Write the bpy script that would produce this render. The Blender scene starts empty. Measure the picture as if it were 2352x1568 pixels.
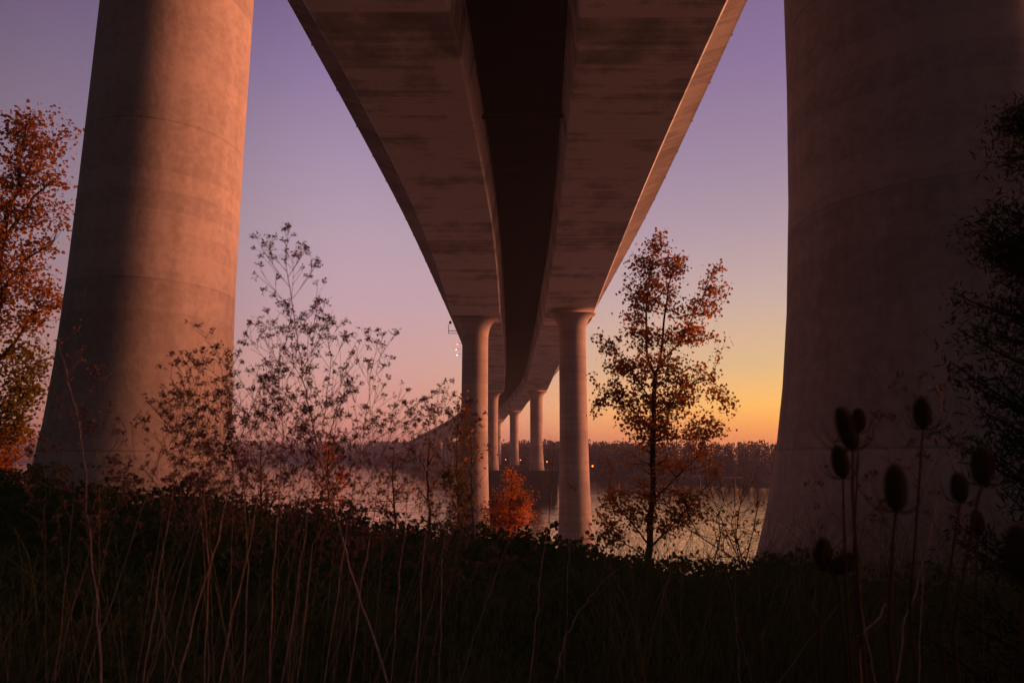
import bpy, math, random
import numpy as np
from mathutils import Vector, Matrix

# ------------------------------------------------------------------ camera, sky, sun, exposure
SC = bpy.context.scene
COL = SC.collection
EYE = 12.0                    # water level is z = 0, the eye stands 12 m above it
PITCH = math.radians(9.6)
FPX = 1568.0                  # focal length in pixels of a 2352 px wide picture (24 mm lens)

cam_d = bpy.data.cameras.new('camera'); cam = bpy.data.objects.new('camera', cam_d); COL.objects.link(cam)
cam_d.lens = 24.0; cam_d.sensor_width = 36.0; cam_d.clip_start = 0.05; cam_d.clip_end = 8000
cam.location = (0, 0, EYE); cam.rotation_euler = (math.radians(90) + PITCH, 0, 0)
cam_d.dof.use_dof = True; cam_d.dof.focus_distance = 30.0; cam_d.dof.aperture_fstop = 4.0
SC.camera = cam

SUN_AZ, SUN_EL = math.radians(80), math.radians(1.1)      # azimuth measured from +Y towards +X
W = bpy.data.worlds.new('World'); SC.world = W; W.use_nodes = True
nt = W.node_tree; nt.nodes.clear()
def wn(t, **k):
    n = nt.nodes.new(t)
    for a, b in k.items(): setattr(n, a, b)
    return n
def L(a, b): nt.links.new(a, b)
def lin(c):
    return tuple(((v / 255) / 12.752 if v / 255 <= 0.04045 else ((v / 255 + 0.055) / 1.055) ** 2.4) for v in c) + (1,)
tc = wn('ShaderNodeTexCoord'); sep = wn('ShaderNodeSeparateXYZ'); L(tc.outputs['Generated'], sep.inputs[0])
def ramp(stops):
    r = wn('ShaderNodeValToRGB'); cr = r.color_ramp
    while len(cr.elements) > 1: cr.elements.remove(cr.elements[-1])
    cr.elements[0].position = stops[0][0]; cr.elements[0].color = lin(stops[0][1])
    for p, c in stops[1:]:
        e = cr.elements.new(p); e.color = lin(c)
    return r
rA = ramp([(0, (202, 122, 106)), (.05, (205, 138, 122)), (.125, (192, 146, 140)), (.22, (176, 145, 154)), (.31, (163, 140, 154)),
           (.4, (147, 127, 151)), (.5, (127, 107, 142)), (.6, (104, 86, 124)), (.75, (66, 54, 88)), (1, (36, 30, 52))])
rB = ramp([(0, (255, 128, 25)), (.03, (255, 158, 48)), (.07, (246, 184, 84)), (.125, (206, 172, 122)), (.22, (178, 155, 146)),
           (.31, (156, 136, 146)), (.4, (138, 119, 142)), (.5, (122, 101, 136)), (.6, (108, 88, 124)), (.75, (74, 58, 90)), (1, (36, 30, 52))])
L(sep.outputs[2], rA.inputs[0]); L(sep.outputs[2], rB.inputs[0])
flat = wn('ShaderNodeVectorMath', operation='MULTIPLY'); flat.inputs[1].default_value = (1, 1, 0); L(tc.outputs['Generated'], flat.inputs[0])
nrm = wn('ShaderNodeVectorMath', operation='NORMALIZE'); L(flat.outputs[0], nrm.inputs[0])
dot = wn('ShaderNodeVectorMath', operation='DOT_PRODUCT'); L(nrm.outputs[0], dot.inputs[0])
GLOW_AZ = math.radians(60)
dot.inputs[1].default_value = (math.sin(GLOW_AZ), math.cos(GLOW_AZ), 0)
def maprange(src, a, b, c, d, interp='SMOOTHSTEP'):
    m = wn('ShaderNodeMapRange', interpolation_type=interp); L(src, m.inputs[0])
    for i, v in zip((1, 2, 3, 4), (a, b, c, d)): m.inputs[i].default_value = v
    return m.outputs[0]
mx = wn('ShaderNodeMix', data_type='RGBA'); L(maprange(dot.outputs['Value'], .3, .86, 0, 1), mx.inputs[0])
L(rA.outputs[0], mx.inputs[6]); L(rB.outputs[0], mx.inputs[7])
dusk = wn('ShaderNodeMath', operation='MULTIPLY')            # the sky opposite the sunset is much darker
L(maprange(dot.outputs['Value'], -.05, .3, .62, 1), dusk.inputs[0]); L(maprange(dot.outputs['Value'], -.5, -.05, .06, 1), dusk.inputs[1])
dusk2 = wn('ShaderNodeMath', operation='MULTIPLY'); L(dusk.outputs[0], dusk2.inputs[0]); L(maprange(sep.outputs[1], -.25, .40, .05, 1), dusk2.inputs[1])
sc1 = wn('ShaderNodeVectorMath', operation='SCALE'); L(mx.outputs[2], sc1.inputs[0]); L(dusk2.outputs[0], sc1.inputs[3])
nish = wn('ShaderNodeTexSky', sky_type='NISHITA'); nish.sun_disc = False; nish.sun_elevation = SUN_EL; nish.sun_rotation = SUN_AZ
sc2 = wn('ShaderNodeVectorMath', operation='SCALE'); L(nish.outputs[0], sc2.inputs[0]); sc2.inputs[3].default_value = .003
night = wn('ShaderNodeVectorMath', operation='SCALE'); night.inputs[0].default_value = (.017, .027, .036); L(maprange(sep.outputs[1], -.2, .35, 1, .1), night.inputs[3])   # faint blue of the night side
cold = wn('ShaderNodeVectorMath', operation='ADD'); L(sc1.outputs[0], cold.inputs[0]); L(night.outputs[0], cold.inputs[1])
add = wn('ShaderNodeVectorMath', operation='ADD'); L(cold.outputs[0], add.inputs[0]); L(sc2.outputs[0], add.inputs[1])
bg = wn('ShaderNodeBackground'); L(add.outputs[0], bg.inputs[0]); bg.inputs[1].default_value = 0.62
wo = wn('ShaderNodeOutputWorld'); L(bg.outputs[0], wo.inputs[0])

sd = bpy.data.lights.new('sun', 'SUN'); sun = bpy.data.objects.new('sun', sd); COL.objects.link(sun)
sd.energy = 5.0; sd.color = (1.0, .35, .17); sd.angle = math.radians(18.0)
sun_dir = Vector((math.sin(SUN_AZ) * math.cos(SUN_EL), math.cos(SUN_AZ) * math.cos(SUN_EL), math.sin(SUN_EL)))
sun.rotation_euler = sun_dir.to_track_quat('Z', 'Y').to_euler(); sun.location = (60, 30, 60)

SC.view_settings.view_transform = 'Standard'; SC.view_settings.look = 'None'
SC.view_settings.exposure = 1.1; SC.view_settings.gamma = 1.0
SC.cycles.use_denoising = True
SC.cycles.volume_bounces = 0
SC.cycles.max_bounces = 6; SC.cycles.transparent_max_bounces = 8

# ------------------------------------------------------------------ helpers
rng = random.Random(7)
npr = np.random.default_rng(7)

def P(x, y, Y):
    """point of the place at forward distance Y on the sight line given in the 2352 px survey picture"""
    u = (x - 1176) / FPX; v = (784 - y) / FPX
    f = math.cos(PITCH) - v * math.sin(PITCH); up = math.sin(PITCH) + v * math.cos(PITCH)
    return Vector((u / f * Y, Y, EYE + up / f * Y))

def tag(o, label=None, cat=None, group=None, kind=None):
    if label: o['label'] = label
    if cat: o['category'] = cat
    if group: o['group'] = group
    if kind: o['kind'] = kind
    return o

def empty(name, loc):
    o = bpy.data.objects.new(name, None); COL.objects.link(o); o.location = loc; o.empty_display_size = .2
    return o

class MB:
    """collects geometry in world coordinates and links it as one mesh object"""
    def __init__(s): s.v = []; s.f = []; s.n = 0
    def add(s, verts, faces):
        k = s.n; s.v.extend(verts); s.f.extend(tuple(i + k for i in f) for f in faces); s.n += len(verts)
    def box(s, c, d, rz=0):
        cx, cy, cz = c; a, b, h = d[0] / 2, d[1] / 2, d[2] / 2
        cs, sn = math.cos(rz), math.sin(rz)
        vs = [(cx + x * cs - y * sn, cy + x * sn + y * cs, cz + z) for z in (-h, h) for x, y in ((-a, -b), (a, -b), (a, b), (-a, b))]
        s.add(vs, [(3, 2, 1, 0), (4, 5, 6, 7), (0, 1, 5, 4), (1, 2, 6, 5), (2, 3, 7, 6), (3, 0, 4, 7)])
    def tube(s, pts, rad, n=6, cap=True):
        pts = [Vector(p) for p in pts]
        if not hasattr(rad, '__len__'): rad = [rad] * len(pts)
        vs = []; ref = Vector((.31, .95, .05)).normalized(); prev = None
        for i, p in enumerate(pts):
            t = (pts[min(i + 1, len(pts) - 1)] - pts[max(i - 1, 0)])
            t = t.normalized() if t.length > 1e-9 else Vector((0, 0, 1))
            a = (prev or ref); a = a - t * a.dot(t)
            if a.length < 1e-3: a = Vector((1, 0, 0)) - t * t.x
            a.normalize(); prev = a; b = t.cross(a)
            for j in range(n):
                q = 2 * math.pi * j / n
                vs.append(tuple(p + (a * math.cos(q) + b * math.sin(q)) * rad[i]))
        fs = [(i * n + j, i * n + (j + 1) % n, (i + 1) * n + (j + 1) % n, (i + 1) * n + j) for i in range(len(pts) - 1) for j in range(n)]
        if cap: fs += [tuple(range(n - 1, -1, -1)), tuple((len(pts) - 1) * n + j for j in range(n))]
        s.add(vs, fs)
    def loft(s, rings, closed=True, cap=True):
        n = len(rings[0]); vs = [tuple(p) for r in rings for p in r]
        m = n if closed else n - 1
        fs = [(i * n + j, i * n + (j + 1) % n, (i + 1) * n + (j + 1) % n, (i + 1) * n + j) for i in range(len(rings) - 1) for j in range(m)]
        if cap and closed: fs += [tuple(range(n - 1, -1, -1)), tuple((len(rings) - 1) * n + j for j in range(n))]
        s.add(vs, fs)
    def leaves(s, pts, size, droop=.3, wide=.8, jitter=.35, kind='leaf', up=0.0):
        """many leaves at once; each is a folded blade turned at random"""
        pts = np.asarray(pts, float); n = len(pts)
        if n == 0: return
        d = npr.normal(size=(n, 3)); d[:, 2] += -droop + up; d /= np.linalg.norm(d, axis=1)[:, None]
        r = npr.normal(size=(n, 3)); a = np.cross(d, r); a /= np.linalg.norm(a, axis=1)[:, None] + 1e-9
        c = np.cross(d, a)
        sz = size * (1 + jitter * npr.uniform(-1, 1, n))[:, None]
        if kind == 'leaf':
            prof = [(0, 0, 0), (.28, .5 * wide, .10), (.68, .34 * wide, .08), (1.05, 0, -.05), (.68, -.34 * wide, .08), (.28, -.5 * wide, .10)]
            fc = np.array([(0, 5, 4, 3), (0, 3, 2, 1)])
        else:
            prof = [(0, 0, 0), (.5, .5 * wide, .05), (1, 0, 0), (.5, -.5 * wide, .05)]
            fc = np.array([(0, 3, 2, 1)])
        V = np.stack([pts + sz * (d * p[0] + a * p[1] + c * p[2]) for p in prof], axis=1).reshape(-1, 3)
        m = len(prof); base = s.n + (np.arange(n) * m)[:, None, None] + fc[None]
        s.v.extend(map(tuple, V)); s.f.extend(map(tuple, base.reshape(-1, 4))); s.n += len(V)
    def build(s, name, mat, parent=None, smooth=True, origin=None):
        me = bpy.data.meshes.new(name)
        off = Vector(parent.location) if parent is not None else Vector(origin or (0, 0, 0))
        p = parent.parent if parent is not None else None
        while p is not None: off += Vector(p.location); p = p.parent
        V = np.asarray(s.v, float).reshape(-1, 3) - np.array(off)
        me.from_pydata(V.tolist(), [], [tuple(int(i) for i in f) for f in s.f])
        if smooth: me.polygons.foreach_set('use_smooth', [True] * len(me.polygons))
        me.update()
        o = bpy.data.objects.new(name, me); COL.objects.link(o)
        if mat: me.materials.append(mat)
        if parent is not None: o.parent = parent
        else: o.location = off
        return o

# ------------------------------------------------------------------ materials
def mat(name):
    m = bpy.data.materials.new(name); m.use_nodes = True; t = m.node_tree; t.nodes.clear()
    return m, t
def N(t, kind, **k):
    n = t.nodes.new(kind)
    for a, b in k.items(): setattr(n, a, b)
    return n
def math_(t, op, a, b=None, c=None):
    n = N(t, 'ShaderNodeMath', operation=op)
    for i, v in enumerate((a, b, c)):
        if v is None: continue
        if isinstance(v, (int, float)): n.inputs[i].default_value = v
        else: t.links.new(v, n.inputs[i])
    return n.outputs[0]
def noise(t, vec, scale, detail=4, rough=.55, stretch=None):
    if stretch:
        mp = N(t, 'ShaderNodeMapping'); t.links.new(vec, mp.inputs[0]); mp.inputs['Scale'].default_value = stretch; vec = mp.outputs[0]
    n = N(t, 'ShaderNodeTexNoise'); t.links.new(vec, n.inputs['Vector'])
    n.inputs['Scale'].default_value = scale; n.inputs['Detail'].default_value = detail; n.inputs['Roughness'].default_value = rough
    return n.outputs[0]
def cramp(t, fac, stops):
    r = N(t, 'ShaderNodeValToRGB'); t.links.new(fac, r.inputs[0]); cr = r.color_ramp
    while len(cr.elements) > 1: cr.elements.remove(cr.elements[-1])
    cr.elements[0].position = stops[0][0]; cr.elements[0].color = (*stops[0][1], 1)
    for p, c in stops[1:]: cr.elements.new(p).color = (*c, 1)
    return r.outputs[0]

def concrete(name, joint, axis, base=(.34, .285, .25), seed=0.0, plank=.42, stain=.55, wcell=.1, wplank=.07, seam=.16, off=0.0, blotk=1.0, spec=.25):
    """weathered cast concrete: form joints across one axis, blotches, run-down stains, tie holes"""
    m, t = mat(name)
    tcn = N(t, 'ShaderNodeTexCoord'); co = tcn.outputs['Object']; sp = N(t, 'ShaderNodeSeparateXYZ'); t.links.new(co, sp.inputs[0])
    ax = sp.outputs[axis]
    blot = noise(t, co, .35, 5, .6); fine = noise(t, co, 6, 5, .65)
    streak = noise(t, co, 1.0, 5, .6, (3.0, .12 if axis == 1 else 3.0, .16) if axis == 2 else (.14, 2.4, .3))
    cellf = math_(t, 'FLOOR', math_(t, 'DIVIDE', math_(t, 'ADD', ax, seed), joint))
    wn_ = N(t, 'ShaderNodeTexWhiteNoise', noise_dimensions='1D'); t.links.new(cellf, wn_.inputs['W'])
    pl = math_(t, 'FLOOR', math_(t, 'DIVIDE', ax, plank)); wp = N(t, 'ShaderNodeTexWhiteNoise', noise_dimensions='1D'); t.links.new(pl, wp.inputs['W'])
    tone = math_(t, 'ADD', math_(t, 'MULTIPLY', math_(t, 'SUBTRACT', blot, .5), .75 * blotk * (stain / .55)), math_(t, 'ADD', math_(t, 'MULTIPLY', fine, .35), .375 + off + .5 * (.55 - stain)))
    tone = math_(t, 'ADD', tone, math_(t, 'MULTIPLY', streak, stain))
    tone = math_(t, 'ADD', tone, math_(t, 'MULTIPLY', wn_.outputs[0], wcell))
    tone = math_(t, 'ADD', tone, math_(t, 'MULTIPLY', wp.outputs[0], wplank))
    frac = math_(t, 'FRACT', math_(t, 'DIVIDE', math_(t, 'ADD', ax, seed), joint))
    d = math_(t, 'MULTIPLY', math_(t, 'ABSOLUTE', math_(t, 'SUBTRACT', frac, .5)), 2)      # 1 at a joint
    w = math_(t, 'MULTIPLY', noise(t, co, 2.2, 3), .018)
    line = N(t, 'ShaderNodeMapRange', interpolation_type='SMOOTHSTEP'); t.links.new(math_(t, 'ADD', d, w), line.inputs[0])
    line.inputs[1].default_value = 1 - .05 / joint; line.inputs[2].default_value = 1.012
    col = cramp(t, tone, [(.55, tuple(c * .42 for c in base)), (.85, tuple(c * .8 for c in base)), (1.15, tuple(c * 1.12 for c in base))])
    mxn = N(t, 'ShaderNodeMix', data_type='RGBA'); t.links.new(math_(t, 'MULTIPLY', line.outputs[0], seam), mxn.inputs[0])
    t.links.new(col, mxn.inputs[6]); mxn.inputs[7].default_value = (*tuple(c * .25 for c in base), 1)
    b = N(t, 'ShaderNodeBsdfPrincipled'); t.links.new(mxn.outputs[2], b.inputs['Base Color']); b.inputs['Roughness'].default_value = .85
    b.inputs['Specular IOR Level'].default_value = spec
    h = math_(t, 'SUBTRACT', math_(t, 'ADD', math_(t, 'MULTIPLY', fine, .5), math_(t, 'MULTIPLY', blot, .6)), math_(t, 'MULTIPLY', line.outputs[0], .7))
    bp = N(t, 'ShaderNodeBump'); t.links.new(h, bp.inputs['Height']); bp.inputs['Strength'].default_value = .5; bp.inputs['Distance'].default_value = .03
    t.links.new(bp.outputs[0], b.inputs['Normal'])
    o = N(t, 'ShaderNodeOutputMaterial'); t.links.new(b.outputs[0], o.inputs[0])
    return m

def plain(name, c, rough=.8, metal=0, scale=4, vary=.35, bump=.0, emit=None, estr=0):
    m, t = mat(name); tcn = N(t, 'ShaderNodeTexCoord'); f = noise(t, tcn.outputs['Object'], scale, 4)
    col = cramp(t, f, [(.3, tuple(v * (1 - vary) for v in c)), (.7, tuple(v * (1 + vary) for v in c))])
    b = N(t, 'ShaderNodeBsdfPrincipled'); t.links.new(col, b.inputs['Base Color']); b.inputs['Roughness'].default_value = rough
    b.inputs['Metallic'].default_value = metal; b.inputs['Specular IOR Level'].default_value = .2
    if bump:
        bp = N(t, 'ShaderNodeBump'); t.links.new(f, bp.inputs['Height']); bp.inputs['Distance'].default_value = bump; t.links.new(bp.outputs[0], b.inputs['Normal'])
    if emit: b.inputs['Emission Color'].default_value = (*emit, 1); b.inputs['Emission Strength'].default_value = estr
    o = N(t, 'ShaderNodeOutputMaterial'); t.links.new(b.outputs[0], o.inputs[0])
    return m

def leafmat(name, stops, scale=.6, fine=9, trans=.4, tcol=None):
    """leaves: colour patches through the crown, plus light passing through the blade"""
    m, t = mat(name); tcn = N(t, 'ShaderNodeTexCoord'); co = tcn.outputs['Object']
    f = math_(t, 'ADD', math_(t, 'MULTIPLY', noise(t, co, scale, 3), .65), math_(t, 'MULTIPLY', noise(t, co, fine, 2), .35))
    col = cramp(t, f, stops)
    d = N(t, 'ShaderNodeBsdfDiffuse'); t.links.new(col, d.inputs[0])
    tr = N(t, 'ShaderNodeBsdfTranslucent')
    hs = N(t, 'ShaderNodeMix', data_type='RGBA', blend_type='MULTIPLY'); hs.inputs[0].default_value = 1
    t.links.new(col, hs.inputs[6]); hs.inputs[7].default_value = (*(tcol or (1.6, 1.2, .7)), 1); t.links.new(hs.outputs[2], tr.inputs[0])
    mxs = N(t, 'ShaderNodeMixShader'); mxs.inputs[0].default_value = trans
    t.links.new(d.outputs[0], mxs.inputs[1]); t.links.new(tr.outputs[0], mxs.inputs[2])
    o = N(t, 'ShaderNodeOutputMaterial'); t.links.new(mxs.outputs[0], o.inputs[0])
    return m

M_girder = concrete('girder_concrete', 4.6, 1, (.66, .62, .61), wcell=.42, wplank=.24, seam=.6, off=-.17, blotk=2.1)
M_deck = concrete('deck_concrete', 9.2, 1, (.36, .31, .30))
M_col = concrete('column_concrete', 3.4, 2, (.47, .37, .345), .7, stain=.22)
M_gap_shade = concrete('gap_shade_black', 9.2, 1, (.010, .010, .010), spec=0.0)  # near-black: the shade of the girder gap put into the colour
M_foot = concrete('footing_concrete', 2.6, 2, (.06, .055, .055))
M_bark = plain('bark', (.05, .036, .028), .95, 0, 14, .5, .01)
M_stem = plain('dry_stem', (.42, .26, .21), .7, 0, 30, .35)
M_seed = plain('dry_seed', (.26, .13, .11), .9, 0, 60, .4)
M_steel = plain('painted_steel', (.09, .09, .10), .5, .6)
M_teasel = leafmat('teasel_bristle', [(.3, (.07, .05, .028)), (.7, (.14, .09, .05))], 20, 60, .25)
M_poplar = leafmat('poplar_leaf', [(.35, (.15, .085, .03)), (.5, (.30, .14, .045)), (.65, (.48, .20, .055))], .9, 8, .5)
def maple_mat():
    m = leafmat('maple_leaf', [(.35, (.06, .07, .015)), (.5, (.17, .12, .025)), (.64, (.38, .13, .025))], .35, 6, .45)
    t = m.node_tree; cr = [n for n in t.nodes if n.type == 'VALTORGB'][0]; co = [n for n in t.nodes if n.type == 'TEX_COORD'][0]
    sp = N(t, 'ShaderNodeSeparateXYZ'); t.links.new(co.outputs['Object'], sp.inputs[0])
    hue = cramp(t, math_(t, 'DIVIDE', math_(t, 'ADD', sp.outputs[2], noise(t, co.outputs['Object'], .5)), 17.0), [(.12, (.75, .07, .02)), (.33, (.42, .10, .02)), (.45, (.13, .12, .02)), (.62, (.20, .14, .02)), (.7, (.42, .17, .02)), (.82, (.34, .14, .06))])
    mx_ = N(t, 'ShaderNodeMix', data_type='RGBA'); mx_.inputs[0].default_value = .78; t.links.new(cr.outputs[0], mx_.inputs[6]); t.links.new(hue, mx_.inputs[7])
    for l in list(t.links):
        if l.from_node == cr and l.to_node != mx_: ts = l.to_socket; t.links.remove(l); t.links.new(mx_.outputs[2], ts)
    return m
M_maple = maple_mat()
M_orange = leafmat('orange_leaf', [(.35, (.14, .10, .02)), (.5, (.5, .17, .025)), (.65, (.85, .26, .03))], 1.1, 9, .45)
M_rust = leafmat('rust_leaf', [(.35, (.08, .08, .018)), (.48, (.24, .12, .025)), (.6, (.50, .13, .025))], .28, 6, .42)
M_olive = leafmat('olive_leaf', [(.35, (.05, .055, .015)), (.5, (.12, .09, .02)), (.65, (.22, .11, .02))], .5, 7, .4)
M_bramble = leafmat('bramble_leaf', [(.35, (.045, .08, .024)), (.5, (.09, .13, .04)), (.68, (.19, .18, .065))], .8, 9, .22)
M_grass = leafmat('dry_grass', [(.35, (.07, .09, .035)), (.55, (.15, .15, .065)), (.7, (.34, .24, .14))], 1.5, 9, .2)
M_conifer = leafmat('conifer_needle', [(.35, (.03, .035, .024)), (.65, (.06, .065, .045))], 1, 9, .08)
M_wood_far = leafmat('far_wood_leaf', [(.35, (.03, .022, .022)), (.5, (.05, .034, .03)), (.65, (.085, .046, .034))], .05, .6, .25)

def ground_mat():
    m, t = mat('soil'); tcn = N(t, 'ShaderNodeTexCoord'); co = tcn.outputs['Object']
    f = math_(t, 'ADD', math_(t, 'MULTIPLY', noise(t, co, .15, 5), .5), math_(t, 'MULTIPLY', noise(t, co, 5, 5), .5))
    col = cramp(t, f, [(.35, (.02, .018, .012)), (.5, (.04, .034, .02)), (.65, (.07, .052, .035))])
    b = N(t, 'ShaderNodeBsdfPrincipled'); t.links.new(col, b.inputs['Base Color']); b.inputs['Roughness'].default_value = .95; b.inputs['Specular IOR Level'].default_value = .1
    bp = N(t, 'ShaderNodeBump'); t.links.new(f, bp.inputs['Height']); bp.inputs['Distance'].default_value = .15; t.links.new(bp.outputs[0], b.inputs['Normal'])
    o = N(t, 'ShaderNodeOutputMaterial'); t.links.new(b.outputs[0], o.inputs[0]); return m
def water_mat():
    m, t = mat('river_water'); tcn = N(t, 'ShaderNodeTexCoord'); co = tcn.outputs['Object']
    a = noise(t, co, .55, 4, .6, (1, .55, 1)); b_ = noise(t, co, .09, 3, .5, (1, .5, 1)); c = noise(t, co, 2.4, 3, .6)
    h = math_(t, 'ADD', math_(t, 'ADD', math_(t, 'MULTIPLY', a, .16), math_(t, 'MULTIPLY', b_, .35)), math_(t, 'MULTIPLY', c, .03))
    bp = N(t, 'ShaderNodeBump'); t.links.new(h, bp.inputs['Height']); bp.inputs['Distance'].default_value = 1.0; bp.inputs['Strength'].default_value = .9
    b = N(t, 'ShaderNodeBsdfPrincipled'); b.inputs['Base Color'].default_value = (.30, .15, .12, 1); b.inputs['Specular Tint'].default_value = (1, .74, .64, 1); b.inputs['Roughness'].default_value = .07
    b.inputs['IOR'].default_value = 1.45; b.inputs['Specular IOR Level'].default_value = .6
    t.nodes.remove(b)      # silty water: a warm tinted surface reflection over a muddy body
    fr = N(t, 'ShaderNodeFresnel'); fr.inputs['IOR'].default_value = 1.5; t.links.new(bp.outputs[0], fr.inputs['Normal'])
    gl = N(t, 'ShaderNodeBsdfGlossy'); gl.inputs['Color'].default_value = (1, .75, .58, 1); gl.inputs['Roughness'].default_value = .08; t.links.new(bp.outputs[0], gl.inputs['Normal'])
    df = N(t, 'ShaderNodeBsdfDiffuse'); df.inputs['Color'].default_value = (.24, .18, .17, 1)
    ms = N(t, 'ShaderNodeMixShader'); t.links.new(math_(t, 'MINIMUM', math_(t, 'MULTIPLY', fr.outputs[0], 2.3), .97), ms.inputs[0]); t.links.new(df.outputs[0], ms.inputs[1]); t.links.new(gl.outputs[0], ms.inputs[2])
    o = N(t, 'ShaderNodeOutputMaterial'); t.links.new(ms.outputs[0], o.inputs[0]); return m
M_ground = ground_mat(); M_water = water_mat()

# ------------------------------------------------------------------ terrain
SHORE = [(900, -400), (420, 60), (190, 215), (112, 266), (45, 337), (-15, 500), (-110, 780), (-270, 1180), (-700, 1330), (-2500, 1420)]
def interp(xs, ys, x): return float(np.interp(x, xs, ys))
def bank_side(x, y):
    """signed distance to the far shore line, positive on its land side"""
    best = 1e9; sgn = 1
    for (x0, y0), (x1, y1) in zip(SHORE, SHORE[1:]):
        dx, dy = x1 - x0, y1 - y0; l2 = dx * dx + dy * dy
        k = max(0, min(1, ((x - x0) * dx + (y - y0) * dy) / l2))
        px, py = x0 + k * dx, y0 + k * dy; d = math.hypot(x - px, y - py)
        if d < best: best = d; sgn = 1 if (dx * (y - y0) - dy * (x - x0)) < 0 else -1
    return best * sgn
def wob(x, y, s): return math.sin(x * s * 1.3 + 1.7) * math.cos(y * s + .4) + .5 * math.sin((x + y) * s * 2.3)
def near_z(x, y):
    z = interp([-4000, -30, 0, 6, 14, 24, 36, 50, 64, 90, 200], [12.5, 11.4, 10.1, 9.95, 9.4, 7.6, 4.6, 1.6, -.6, -3.5, -4], y + .12 * abs(min(x, 0)) * (1 if y < 60 else 1))
    return z + (.08 * wob(x, y, .5) + .16 * wob(x, y, .11) if y < 70 else 0)
def ground_z(x, y):
    z = near_z(x, y)
    if y > 60 or x > 100:
        b = bank_side(x, y)
        z2 = -4 if b < -14 else (interp([-14, 0, 4, 40, 400, 4000], [-4, -.3, 1.5, 3, 5, 8], b) + (.4 * wob(x, y, .03) if b > 4 else 0))
        z = max(z, z2)
    return z
def axis(lo, hi, fine_lo, fine_hi, step, grow=1.16):
    a = list(np.arange(fine_lo, fine_hi + 1e-6, step)); s = step; v = fine_hi
    while v < hi: s *= grow; v += s; a.append(min(v, hi))
    s = step; v = fine_lo
    while v > lo: s *= grow; v -= s; a.insert(0, max(v, lo))
    return a
gx = axis(-2000, 1250, -30, 30, 1.0, 1.10); gy = axis(-300, 2100, -6, 66, 1.0, 1.07)
gb = MB(); nxg = len(gx)
gb.add([(x, y, ground_z(x, y)) for y in gy for x in gx],
       [(j * nxg + i, j * nxg + i + 1, (j + 1) * nxg + i + 1, (j + 1) * nxg + i) for j in range(len(gy) - 1) for i in range(nxg - 1)])
tag(gb.build('ground', M_ground), 'dark sloping river bank and flat far shore under the vegetation', 'ground', kind='structure')
wb = MB(); wb.add([(-1990, 40, 0), (1240, 40, 0), (1240, 2090, 0), (-1990, 2090, 0)], [(0, 1, 2, 3)])
tag(wb.build('water', M_water, smooth=False), 'wide calm river reflecting the pink and orange sunset', 'river', kind='structure')

# ------------------------------------------------------------------ bridge
CY = np.array([-140, -60, 12, 60, 96, 150, 212, 260, 305, 376, 450, 550, 700, 850, 1000, 1150], float)
CX = np.array([-13, -6.2, -.85, 1.2, 1.55, 1.45, .6, -2.2, -5.9, -14.5, -28, -54, -92, -130, -168, -206], float)
def hermite(xs, ys, x):
    i = int(np.clip(np.searchsorted(xs, x) - 1, 0, len(xs) - 2))
    h = xs[i + 1] - xs[i]; t = (x - xs[i]) / h
    def sl(k):
        if k == 0: return (ys[1] - ys[0]) / (xs[1] - xs[0])
        if k == len(xs) - 1: return (ys[-1] - ys[-2]) / (xs[-1] - xs[-2])
        return (ys[k + 1] - ys[k - 1]) / (xs[k + 1] - xs[k - 1])
    m0, m1 = sl(i) * h, sl(i + 1) * h
    return (2*t**3 - 3*t*t + 1) * ys[i] + (t**3 - 2*t*t + t) * m0 + (-2*t**3 + 3*t*t) * ys[i + 1] + (t**3 - t*t) * m1
def cx(y): return hermite(CY, CX, y)
def deck_z(y): return EYE + hermite(np.array([-140, 0, 120, 212, 305, 376, 450, 550, 700, 850, 1150.]), np.array([24.6, 25.2, 25.4, 25.4, 25.3, 24.8, 23.2, 19.6, 14.6, 10, 4.]), y)
PIERS = [-72, 12.3, 96, 212, 305, 376, 436, 496, 556, 616, 676, 736, 796, 856]
def depth(y):
    """box girder depth: deep over every pier, shallow at midspan"""
    i = int(np.clip(np.searchsorted(PIERS, y) - 1, 0, len(PIERS) - 2)); a, b = PIERS[i], PIERS[i + 1]
    t = np.clip((y - a) / (b - a), 0, 1); span = b - a
    dp = 5.7 if span > 65 else 4.2
    dm = 3.0 if span < 100 else 3.4
    return dm + (dp - dm) * abs(2 * t - 1) ** 2.0
def station(y):
    e = .5; tx = (cx(y + e) - cx(y - e)) / (2 * e); n = math.hypot(1, tx)
    return cx(y), (1 / n, -tx / n)                     # centre, unit normal to the right
ys = list(np.arange(-110, 130, 2.5)) + list(np.arange(130, 400, 4)) + list(np.arange(400, 1100, 10))
bridge = empty('highway_bridge', (0, 12, 9.4))
tag(bridge, 'long curving concrete road bridge on twin box girders crossing the river', 'bridge')
def ring(y, prof):
    c, (nx, ny) = station(y)
    return [(c + off * nx, y + off * ny, z) for off, z in prof]
BOX = 6.65
for s in (-1, 1):
    g = MB(); rings = []
    for y in ys:
        T = deck_z(y); D = depth(y + (2.4 if s < 0 else -2.4)); zs = T - D
        ce = s * BOX
        prof = [(-3.5, zs + .12), (-3.36, zs), (3.36, zs), (3.5, zs + .12), (3.75, T - .95), (3.75, T - .75), (-3.75, T - .75), (-3.75, T - .95)]
        rings.append(ring(y, [(ce + a, b) for a, b in prof]))
    g.loft(rings); o = g.build('box_girder', M_girder, bridge, smooth=False)
d = MB(); rings = []
for y in ys:
    T = deck_z(y)
    rings.append(ring(y, [(-12.75, T), (-12.75, T - .32), (-12.6, T - .36), (-10.6, T - 1.1), (-2.7, T - .92), (-1.9, T - .62), (1.9, T - .62), (2.7, T - .92), (10.6, T - 1.1), (12.6, T - .36), (12.75, T - .32), (12.75, T)]))
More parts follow.
